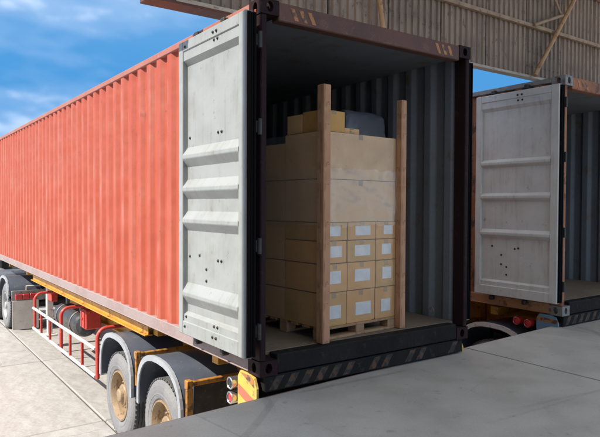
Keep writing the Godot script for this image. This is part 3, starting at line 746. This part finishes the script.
# ---------------------------------------------------------------- cargo
func carton(label: String, grp: String, at: Vector3, size: Vector3, yaw: float, mt: Material, lab: Array) -> Node3D:
	# at = middle of its base
	var c := thing("carton", label, "carton", at, Vector3(0, yaw, 0), grp)
	var b := MB.new()
	var fn := FastNoiseLite.new(); fn.seed = int(at.x * 900.0 + at.y * 517.0); fn.frequency = 3.5
	var hs := size * 0.5; var mid := Vector3(0, hs.y, 0); var N := 7
	for a in 3:
		for sg in [-1.0, 1.0]:
			var ax := Vector3.ZERO; ax[a] = sg
			var u := Vector3.ZERO; u[(a + 1) % 3] = 1.0
			var w := Vector3.ZERO; w[(a + 2) % 3] = 1.0
			var bulge: float = 0.0 if a == 1 else 0.005
			var P := []; var Q := []
			for i in N + 1:
				for j in N + 1:
					var e := 0.5 - 0.5 * cos(PI * i / N); var g := 0.5 - 0.5 * cos(PI * j / N)
					var x := e * 2.0 - 1.0; var y := g * 2.0 - 1.0
					var d := bulge * (1.0 - x * x) * (1.0 - y * y) * (1.0 + 0.8 * fn.get_noise_2d(x + a * 9.0, y + sg * 5.0))
					P.append(mid + ax * (hs[a] + d - 0.003) + u * (x * (hs[(a + 1) % 3] - 0.002)) + w * (y * (hs[(a + 2) % 3] - 0.002)))
			for i in N + 1:
				for j in N + 1:
					var tu: Vector3 = P[mini(i + 1, N) * (N + 1) + j] - P[maxi(i - 1, 0) * (N + 1) + j]
					var tw: Vector3 = P[i * (N + 1) + mini(j + 1, N)] - P[i * (N + 1) + maxi(j - 1, 0)]
					var nn := tu.cross(tw).normalized()
					Q.append(nn if nn.dot(ax) > 0.0 else -nn)
			for i in N:
				for j in N:
					var k0 := i * (N + 1) + j; var k1 := k0 + 1; var k2 := k0 + N + 2; var k3 := k0 + N + 1
					b.quads(P[k0], P[k1], P[k2], P[k3], Q[k0], Q[k1], Q[k2], Q[k3])
	b.box(mid, size - Vector3(0.006, 0.006, 0.006), 0.002)
	obj("carton_body", b, mt, c)
	b = MB.new()
	b.span(Vector3(-0.025, size.y - 0.05, size.z / 2 - 0.0002), Vector3(0.025, size.y - 0.0008, size.z / 2 + 0.0006))
	obj("tape", b, M.tape, c)
	if lab.size():
		b = MB.new()
		b.span(Vector3(lab[0] - lab[2] / 2, lab[1] - lab[3] / 2, size.z / 2 - 0.0002), Vector3(lab[0] + lab[2] / 2, lab[1] + lab[3] / 2, size.z / 2 + 0.0040))
		obj("paper_label", b, M.label, c)
	return c
func make_cargo() -> void:
	var yaw := deg_to_rad(4.0)
	var base := Transform3D(Basis(Vector3.UP, yaw), Vector3(0.70, 1.661, -0.150))   # front left corner of the pallet on the container floor
	var W := 0.95; var D := 1.05
	# pallet
	var p := thing("wooden_pallet", "pale wooden pallet under the labelled cartons inside the open red container", "pallet", base.origin, Vector3(0, yaw, 0))
	for x in [0.0, W / 2 - 0.055, W - 0.11]:
		for z in [0.0, -D / 2 + 0.055, -D + 0.11]:
			var b := MB.new(); b.span(Vector3(x + 0.002, 0.022, z - 0.108), Vector3(x + 0.108, 0.088, z - 0.002), 0.003); obj("block", b, M.wood_b, p)
	for z in [0.0, -D / 2 + 0.05, -D + 0.10]:
		var b := MB.new(); b.span(Vector3(0, 0.0, z - 0.10), Vector3(W, 0.0215, z), 0.003); obj("bottom_board", b, M.wood_b, p)
	for k in 7:
		var b := MB.new(); b.span(Vector3(0, 0.0885, -k * 0.158 - 0.10), Vector3(W, 0.110, -k * 0.158), 0.003); obj("deck_board", b, M.wood_b, p)
	# upright timbers at the corners
	var posts := [["left", -0.056, 0.045, 2.17, 0.080], ["right", W - 0.008, 0.03, 2.155, 0.072]]
	for q in posts:
		var b := MB.new(); b.box(Vector3(0, q[3] / 2, 0), Vector3(q[4], q[3], 0.09 if q[0] == "left" else 0.07), 0.006)
		var at: Vector3 = base * Vector3(q[1] + q[4] / 2 - 0.005, 0.0, q[2] + 0.005)
		var o := obj("timber_post", b, M.wood, null, at, Vector3(0, yaw, 0))
		tag(o, "thick upright timber post standing beside the stepped extra cartons of the load" if q[0] == "left" else "slim upright timber post between the wrapped cartons and the container's bare wall", "post", "timber posts holding the load")
	# cartons: four rows of three labelled ones, two rows of wide ones above, one wide rank behind
	var rows := [[0.110, 0.297], [0.407, 0.251], [0.658, 0.197], [0.855, 0.161]]
	var words := ["bottom", "second", "third", "fourth"]
	var cols := [[0.0, 0.31], [0.31, 0.36], [0.67, 0.28]]
	var cw := ["beside the thick timber post", "in the middle column", "beside the slim timber post"]
	for r in 4:
		for k in 3:
			var w: float = cols[k][1] - 0.006
			var h: float = rows[r][1] - 0.003
			var lw := [0.135, 0.195, 0.125][k] as float
			var lh := [0.115, 0.110, 0.098, 0.085][r] as float
			var cx: float = cols[k][0] + cols[k][1] / 2
			var at: Vector3 = base * Vector3(cx + rng.randf_range(-0.002, 0.002), rows[r][0] + 0.0005, -0.252 + rng.randf_range(-0.006, 0.004))
			carton("white-labelled brown carton in the %s row above the pallet, %s" % [words[r], cw[k]], "labelled cartons on the pallet", at, Vector3(w, h, 0.50), yaw + rng.randf_range(-0.008, 0.008), M.card if (r + k) % 3 else M.card_c, [[0.012, 0.015, 0.01][k] + rng.randf_range(-0.012, 0.012), h * (0.42 if r == 0 else 0.52), lw, lh])
	var ups := [[1.016, 0.374], [1.390, 0.41]]
	for r in 2:
		for k in 1:
			var w := W - 0.003
			var at: Vector3 = base * Vector3(W / 2, ups[r][0] + 0.0005, -0.252 + rng.randf_range(-0.004, 0.003))
			carton("plain wide brown carton %s" % ["lying right on the labelled rows between the two posts" if r == 0 else "forming the uppermost full tier between the two posts"], "wide plain cartons of the load", at, Vector3(w, ups[r][1] - 0.002, 0.50), yaw, M.card_b, [])
	var ranks := [[0.110, 0.297], [0.407, 0.251], [0.658, 0.358], [1.016, 0.374], [1.390, 0.34]]
	var rk := ["lowest", "second", "third", "fourth", "highest"]
	for r in 5:
		var at: Vector3 = base * Vector3(W / 2 + rng.randf_range(-0.006, 0.006), ranks[r][0] + 0.0005, -0.775)
		carton("brown carton hidden in shade in the rear rank of the load, %s of five" % rk[r], "rear rank of cartons", at, Vector3(W - 0.01, ranks[r][1] - 0.002, 0.52), yaw, M.card_b, [])
	# small cartons on top
	carton("small orange-brown carton on top of the load touching the thick post", "small cartons on top of the load", base * Vector3(0.165, 1.8005, -0.16), Vector3(0.27, 0.185, 0.26), yaw + 0.02, M.card_c, [])
	carton("flat pale carton on top of the load beside the orange-brown one", "small cartons on top of the load", base * Vector3(0.405, 1.8005, -0.17), Vector3(0.19, 0.052, 0.24), yaw - 0.03, M.card_b, [])
	carton("small brown carton with a pale side on top of the load, behind the thick post", "small cartons on top of the load", base * Vector3(0.13, 1.8005, -0.40), Vector3(0.22, 0.17, 0.20), yaw + 0.03, M.card_b, [])
	# tall grey wrapped load further in, against the right wall, on a pallet of its own
	var fn := FastNoiseLite.new(); fn.seed = 9; fn.fractal_octaves = 3
	var gl := thing("wrapped_pallet_load", "tall grey plastic wrapped load standing behind the cartons against the container wall", "load", Vector3(2.0, 1.661, -1.47))
	for z in [-0.42, 0.0, 0.42]:
		for x in [-0.27, 0.27]:
			var b := MB.new(); b.box(Vector3(x, 0.055, z), Vector3(0.1, 0.066, 0.1), 0.003); obj("block", b, M.wood_b, gl)
	for x in [-0.27, 0.27]:
		var b := MB.new(); b.box(Vector3(x, 0.011, 0), Vector3(0.1, 0.021, 0.94), 0.003); obj("bottom_board", b, M.wood_b, gl)
	for k in 6:
		var b := MB.new(); b.box(Vector3(0, 0.099, -0.42 + k * 0.168), Vector3(0.64, 0.021, 0.1), 0.003); obj("deck_board", b, M.wood_b, gl)
	var g := MB.new()
	var hs := Vector3(0.315, 1.05, 0.46); var mid := Vector3(0, 1.162, 0); var N := 22
	for a in 3:
		for sg in [-1.0, 1.0]:
			var ax := Vector3.ZERO; ax[a] = sg
			var u := Vector3.ZERO; u[(a + 1) % 3] = 1.0
			var w := Vector3.ZERO; w[(a + 2) % 3] = 1.0
			var P := []; var Q := []
			for i in N + 1:
				for j in N + 1:
					var p0: Vector3 = ax * hs[a] + u * (hs[(a + 1) % 3] * (i * 2.0 / N - 1.0)) + w * (hs[(a + 2) % 3] * (j * 2.0 / N - 1.0))
					var dn := Vector3(p0.x / hs.x, p0.y / hs.y, p0.z / hs.z)
					var l := pow(pow(absf(dn.x), 12.0) + pow(absf(dn.y), 12.0) + pow(absf(dn.z), 12.0), 1.0 / 12.0)
					fn.frequency = 2.2
					var d := 0.022 * fn.get_noise_3d(p0.x, p0.y * 2.0, p0.z) + 0.008 * fn.get_noise_3d(p0.x * 4.0, p0.y * 7.0, p0.z * 4.0)
					P.append(mid + p0 / l * (1.0 - 0.008) + Vector3(signf(p0.x) * absf(dn.x), dn.y * 0.8 if dn.y > 0.0 else 0.0, signf(p0.z) * absf(dn.z)) * d)
			for i in N + 1:
				for j in N + 1:
					var tu: Vector3 = P[mini(i + 1, N) * (N + 1) + j] - P[maxi(i - 1, 0) * (N + 1) + j]
					var tw: Vector3 = P[i * (N + 1) + mini(j + 1, N)] - P[i * (N + 1) + maxi(j - 1, 0)]
					var nn := tu.cross(tw).normalized()
					Q.append(nn if nn.dot(ax) > 0.0 else -nn)
			for i in N:
				for j in N:
					var k0 := i * (N + 1) + j; var k1 := k0 + 1; var k2 := k0 + N + 2; var k3 := k0 + N + 1
					g.quads(P[k0], P[k1], P[k2], P[k3], Q[k0], Q[k1], Q[k2], Q[k3])
	obj("wrapping", g, M.grey_film, gl)
	# stretch film round front and left side: one wrap over the full height, an overlapping band of loose turns
	var film := thing("stretch_film", "clear shiny stretch film wrapped round the labelled cartons", "film", base.origin, Vector3(0, yaw, 0))
	for turn in [[0.13, 1.66, 0.010, 0.004], [0.98, 0.50, 0.019, 0.007]]:
		var s := MB.new()
		fn.frequency = 3.0
		var g0: float = turn[2]
		var path := [Vector2(-g0, -1.04), Vector2(-g0, -0.75), Vector2(-g0, -0.45), Vector2(-g0, -0.15), Vector2(-g0, -0.012)]
		var nx := 40
		for i in nx + 1: path.append(Vector2(0.02 + (W - 0.05) * i / nx, g0))
		var ny := 44
		var pts := []; var nr := []
		for j in ny + 1:
			var row := []
			var y: float = turn[0] + turn[1] * j / ny
			for i in path.size():
				var q: Vector2 = path[i]
				var d: float = turn[3] * (1.0 + fn.get_noise_2d(i * 0.05, y * 0.9)) + turn[3] * 0.45 * (1.0 + fn.get_noise_2d(i * 0.022 + 40, y * 3.2 + i * 0.02))
				var yy := y + (0.03 * fn.get_noise_2d(i * 0.1, 3.0) if (j == ny or j == 0) and turn[0] > 0.5 else 0.0)
				row.append(Vector3(q.x - (d if q.y < 0.0 else 0.0), yy, q.y + (d if q.y > 0.0 else 0.0)))
			pts.append(row)
		for j in ny:
			for i in path.size() - 1:
				var n4 := []
				for e in [[j, i], [j, i + 1], [j + 1, i + 1], [j + 1, i]]:
					var a0: Vector3 = pts[e[0]][mini(e[1] + 1, path.size() - 1)] - pts[e[0]][maxi(e[1] - 1, 0)]
					var a1: Vector3 = pts[mini(e[0] + 1, ny)][e[1]] - pts[maxi(e[0] - 1, 0)][e[1]]
					n4.append(a0.cross(a1).normalized())
				s.quads(pts[j][i], pts[j][i + 1], pts[j + 1][i + 1], pts[j + 1][i], n4[0], n4[1], n4[2], n4[3])
		obj("film_layer", s, M.film, film)

# ---------------------------------------------------------------- building
func dock_z(x: float) -> float:
	return 0.043 - 0.068 * x
func make_building() -> void:
	var t := thing("loading_dock_building", "warehouse loading dock with brown ribbed metal wall hanging above the containers", "building")
	# ribbed sheets of the hanging wall
	var prof := []; var back := []
	var pitch := 0.1045
	for k in 8:
		var x := 0.0 + pitch * k
		for q in [[0.0, 0.0], [0.040, 0.0], [0.052, 0.022], [0.092, 0.022]]: prof.append(Vector3(x + q[0], 0, q[1]))
	prof.append(Vector3(0.838, 0, 0.0))
	# deep side lap
	prof.append(Vector3(0.840, 0, -0.040)); prof.append(Vector3(0.866, 0, -0.040)); prof.append(Vector3(0.868, 0, 0.006))
	var m := MB.new(); m.strip(prof, Vector3(0, 2.62, 0), Vector3(0, 0, 1))
	for q in prof: back.append(q + Vector3(0, 0, -0.004))
	m.strip(back, Vector3(0, 2.62, 0), Vector3(0, 0, -1))
	var sheet := m.mesh()
	var x0 := -0.25
	for k in 17:
		var o := obj("wall_sheet", sheet, M.clad if k % 3 else M.clad_b, t, Vector3(x0 + 0.862 * k, 4.62, -1.06 + 0.004 * (k % 2)))
	var b := MB.new()
	b.span(Vector3(-0.25, 4.585, -1.10), Vector3(14.4, 4.62, -0.985), 0.004); obj("bottom_trim", b, M.trim, t)
	b = MB.new()
	b.span(Vector3(-0.5, 4.60, -1.15), Vector3(0.75, 4.86, -1.105), 0.006); b.span(Vector3(-0.5, 4.60, -1.105), Vector3(-0.27, 7.2, -0.98), 0.006)
	b.span(Vector3(-0.5, 4.565, -1.19), Vector3(0.75, 4.60, -0.99), 0.004)
	obj("edge_beam", b, M.oxide, t)
	for y in [5.30, 6.02]:
		b = MB.new(); b.span(Vector3(-0.25, y - 0.025, -1.03), Vector3(14.4, y + 0.025, -0.975), 0.004)
		obj("girt", b, M.girt, t)
	b = MB.new(); b.tube([Vector3(4.95, 4.61, -0.93), Vector3(6.94, 7.15, -0.93)], 0.030, 10); obj("brace", b, M.brace, t)
	b = MB.new(); b.tube([Vector3(4.96, 5.30, -0.955), Vector3(5.62, 5.55, -0.94)], 0.022, 8); obj("brace", b, M.girt, t)
	b = MB.new(); b.tube([Vector3(5.62, 5.55, -0.955), Vector3(5.20, 6.02, -0.955)], 0.018, 8); obj("brace", b, M.girt, t)
	b = MB.new(); b.tube([Vector3(1.68, 7.1, -0.93), Vector3(2.16, 4.61, -0.93)], 0.028, 10); obj("brace", b, M.brace, t)
	# roof, end wall, columns behind the camera
	b = MB.new(); b.span(Vector3(-0.5, 7.245, -1.6), Vector3(14.6, 7.34, 2.6)); obj("canopy_roof", b, M.roof, t)
	b = MB.new(); b.span(Vector3(-3.5, 0.0, -0.03), Vector3(-3.3, 10.5, DEEP)); obj("end_wall", b, M.plaster, t)
	for x in [7.6, 14.2]:
		b = MB.new()
		b.span(Vector3(x, 1.36, 1.5), Vector3(x + 0.2, 7.24, 1.515)); b.span(Vector3(x, 1.36, 1.685), Vector3(x + 0.2, 7.24, 1.7)); b.span(Vector3(x + 0.094, 1.36, 1.515), Vector3(x + 0.106, 7.24, 1.685))
		obj("column", b, M.girt, t)

func make_dock() -> void:
	var xs := [-3.3, 0.02, 2.575, 4.34, 6.9, 14.6]
	var dock := Node3D.new(); dock.name = "dock_floor"; add_child(dock); dock.set_meta("kind", "structure")
	for i in 5:
		var a: float = xs[i] + (0.004 if i else 0.0); var b: float = xs[i + 1] - 0.004
		var deep := 3.0
		var plate := i == 1
		var q := MB.new()
		var far := deep if plate or i > 1 else DEEP
		q.prism(PackedVector2Array([Vector2(a, dock_z(a) - 0.0), Vector2(b, dock_z(b) - 0.0), Vector2(b, far), Vector2(a, far)]), Vector3(0, 1.10, 0), Vector3.RIGHT, Vector3.BACK, Vector3(0, 0.26 - (0.004 if plate else 0.0), 0))
		obj("floor_slab", q, M.dock, dock)
		if plate or i > 1:
			q = MB.new(); q.span(Vector3(a, 1.10, deep + 0.006), Vector3(b, 1.36, DEEP)); obj("floor_slab", q, M.dock, dock)
		# rounded steel nosing
		q = MB.new()
		q.bar(Vector3(a, 1.315, dock_z(a) - 0.008), Vector3(b, 1.315, dock_z(b) - 0.008), 0.014, 0.085, 0.004)
		obj("edge_angle", q, M.edge_steel, dock)
	var w := MB.new()
	w.prism(PackedVector2Array([Vector2(-3.3, dock_z(-3.3) + 0.02), Vector2(14.6, dock_z(14.6) + 0.02), Vector2(14.6, DEEP), Vector2(-3.3, DEEP)]), Vector3(0, 0.0, 0), Vector3.RIGHT, Vector3.BACK, Vector3(0, 1.098, 0))
	obj("dock_base", w, M.plaster, dock)

func make_ground() -> void:
	var g := Node3D.new(); g.name = "ground"; add_child(g); g.set_meta("kind", "structure")
	var b := MB.new(); b.span(Vector3(-900, -0.5, -900), Vector3(900, -0.045, 900)); obj("ground_base", b, M.yard_b, g)
	b = MB.new(); b.span(Vector3(-24, -0.044, -44), Vector3(32, -0.022, -0.6)); obj("joint_fill", b, M.soil, g)
	var i := 0
	for ix in range(-6, 9):
		for iz in range(-1, 12):
			var x := 0.03 + ix * 3.7; var z := -3.9 - iz * 3.6
			if z - 3.6 < -44.0: continue
			var s := MB.new()
			s.box(Vector3(x - 1.85, -0.10 + rng.randf_range(-0.002, 0.002), z - 1.8), Vector3(3.676, 0.20, 3.576), 0.012)
			obj("concrete_slab", s, M.yard if (ix * 3 + iz * 5 + 40) % 4 else M.yard_b, g)
			i += 1

func _ready() -> void:
	# camera
	var cam := Camera3D.new(); add_child(cam)
	cam.position = Vector3(-2.3793, 2.8213, 3.8568)
	cam.rotation = Vector3(-0.02188, -0.61918, 0.00466)
	cam.fov = 40.33; cam.near = 0.05; cam.far = 4000.0; cam.current = true
	# sky, exposure
	var env := Environment.new()
	env.background_mode = Environment.BG_SKY
	env.sky = make_sky()
	env.background_energy_multiplier = 1.0
	env.tonemap_mode = Environment.TONE_MAPPER_LINEAR
	env.tonemap_exposure = 2.8
	env.sdfgi_enabled = true; env.ssao_enabled = true; env.ssil_enabled = true
	var we := WorldEnvironment.new(); we.environment = env; add_child(we)
	# sun: from the left of the parked containers, about 48 degrees up
	var sun := DirectionalLight3D.new(); add_child(sun)
	var el := deg_to_rad(46.0); var az := deg_to_rad(0.0)
	var to_sun := Vector3(-cos(el) * cos(az), sin(el), -cos(el) * sin(az))
	sun.look_at_from_position(Vector3.ZERO, -to_sun, Vector3.UP)
	sun.light_energy = 0.80; sun.light_color = Color(1.0, 0.965, 0.91); sun.light_angular_distance = 0.5; sun.shadow_enabled = true

	rng.seed = 4
	make_materials()
	make_ground()
	make_dock()
	make_building()
	# containers
	var bolts := []
	for z in [-0.46, -0.52]: for y in [2.56, 2.50, 1.755, 0.70, 0.16, 0.075]: bolts.append([z, y, 0.0 if y > 2.53 or y < 0.1 else (0.012 if y > 2.2 else (0.016 if y < 0.2 else 0.051))])
	for y in [2.555, 1.755, 0.70, 0.16, 0.075]: bolts.append([-1.055, y, 0.0 if y > 2.53 or y < 0.1 else (0.016 if y < 0.2 else 0.051)])
	for q in [[-0.86, 0.72], [-0.73, 0.61], [-0.73, 0.51]]: bolts.append([q[0], q[1], 0.051])
	var c1 := thing("shipping_container", "long salmon red shipping container with pale grey door folded back against its side", "container", Vector3(0, 1.5, 0), Vector3.ZERO, "shipping containers backed up to the dock")
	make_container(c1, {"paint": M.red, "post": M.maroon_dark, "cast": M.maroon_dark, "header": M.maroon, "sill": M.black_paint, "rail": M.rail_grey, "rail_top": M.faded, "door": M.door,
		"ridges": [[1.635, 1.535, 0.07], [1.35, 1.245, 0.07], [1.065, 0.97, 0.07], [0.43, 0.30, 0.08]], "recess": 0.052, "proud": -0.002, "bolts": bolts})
	var b2 := []
	for z in [-0.50, -0.56]: for y in [2.555, 2.49]: b2.append([z, y, 0.0 if y > 2.53 else 0.012])
	for q in [[-0.55, 0.63], [-0.60, 0.62], [-0.80, 0.53], [-0.80, 0.41], [-0.72, 0.38], [-0.72, 0.28], [-0.94, 0.64]]: b2.append([q[0], q[1], 0.039])
	var c2 := thing("shipping_container", "rusty brown shipping container with a pinkish grey door folded back, standing empty", "container", Vector3(4.32, 1.5, -0.11), Vector3.ZERO, "shipping containers backed up to the dock")
	make_container(c2, {"paint": M.rust, "post": M.rust, "cast": M.steel, "header": M.rust, "sill": M.black_paint, "rail": M.rust_rail, "rail_top": M.steel, "door": M.door_b,
		"ridges": [[1.74, 1.69, 0.035], [1.31, 1.25, 0.035], [0.84, 0.77, 0.04]], "recess": 0.040, "proud": -0.002, "bolts": b2})
	# trailers and tractor
	var plateA := {"plate": M.stripe_yellow, "bands": [[[Vector2(-0.33, 1.30), Vector2(-0.06, 1.22), Vector2(-0.06, 1.30), Vector2(-0.33, 1.38)], M.stripe_pink], [[Vector2(-0.33, 1.08), Vector2(-0.06, 1.0), Vector2(-0.06, 1.09), Vector2(-0.33, 1.17)], M.stripe_pink], [[Vector2(-0.30, 1.48), Vector2(-0.08, 1.40), Vector2(-0.09, 1.46), Vector2(-0.14, 1.485)], M.stripe_orange]],
		"lamps": [[-0.40, 1.37, M.lens_dark], [-0.40, 1.25, M.lens_red]], "lamp_ring": M.chrome, "lip": M.fender_lip, "guard": true}
	var t1 := thing("container_trailer", "yellow skeletal trailer with red and white side guard under the salmon red container", "trailer", Vector3.ZERO, Vector3.ZERO, "trailers under the containers")
	make_trailer(t1, [-1.87, -3.20], plateA)
	var plateB := {"plate": M.stripe_blue, "bands": [[[Vector2(-0.33, 1.405), Vector2(-0.055, 1.395), Vector2(-0.055, 1.395 + 0.05), Vector2(-0.33, 1.46)], M.stripe_orange], [[Vector2(-0.33, 1.06), Vector2(-0.055, 1.06), Vector2(-0.055, 1.15), Vector2(-0.33, 1.15)], M.stripe_orange]],
		"lamps": [[-0.44, 1.35, M.lens_red], [-0.60, 1.36, M.lens_red]], "lamp_ring": M.lens_red, "lip": M.guard_white, "guard": false}
	var t2 := thing("container_trailer", "skeletal trailer with blue and orange marker plate under the rusty brown container", "trailer", Vector3(4.32, 0, -0.11), Vector3.ZERO, "trailers under the containers")
	make_trailer(t2, [-0.97, -2.30], plateB)
	var tr := thing("truck_tractor", "truck tractor with beige mudflaps and red tail lamps coupled under the red container's far end", "truck")
	make_tractor(tr)
	make_cargo()
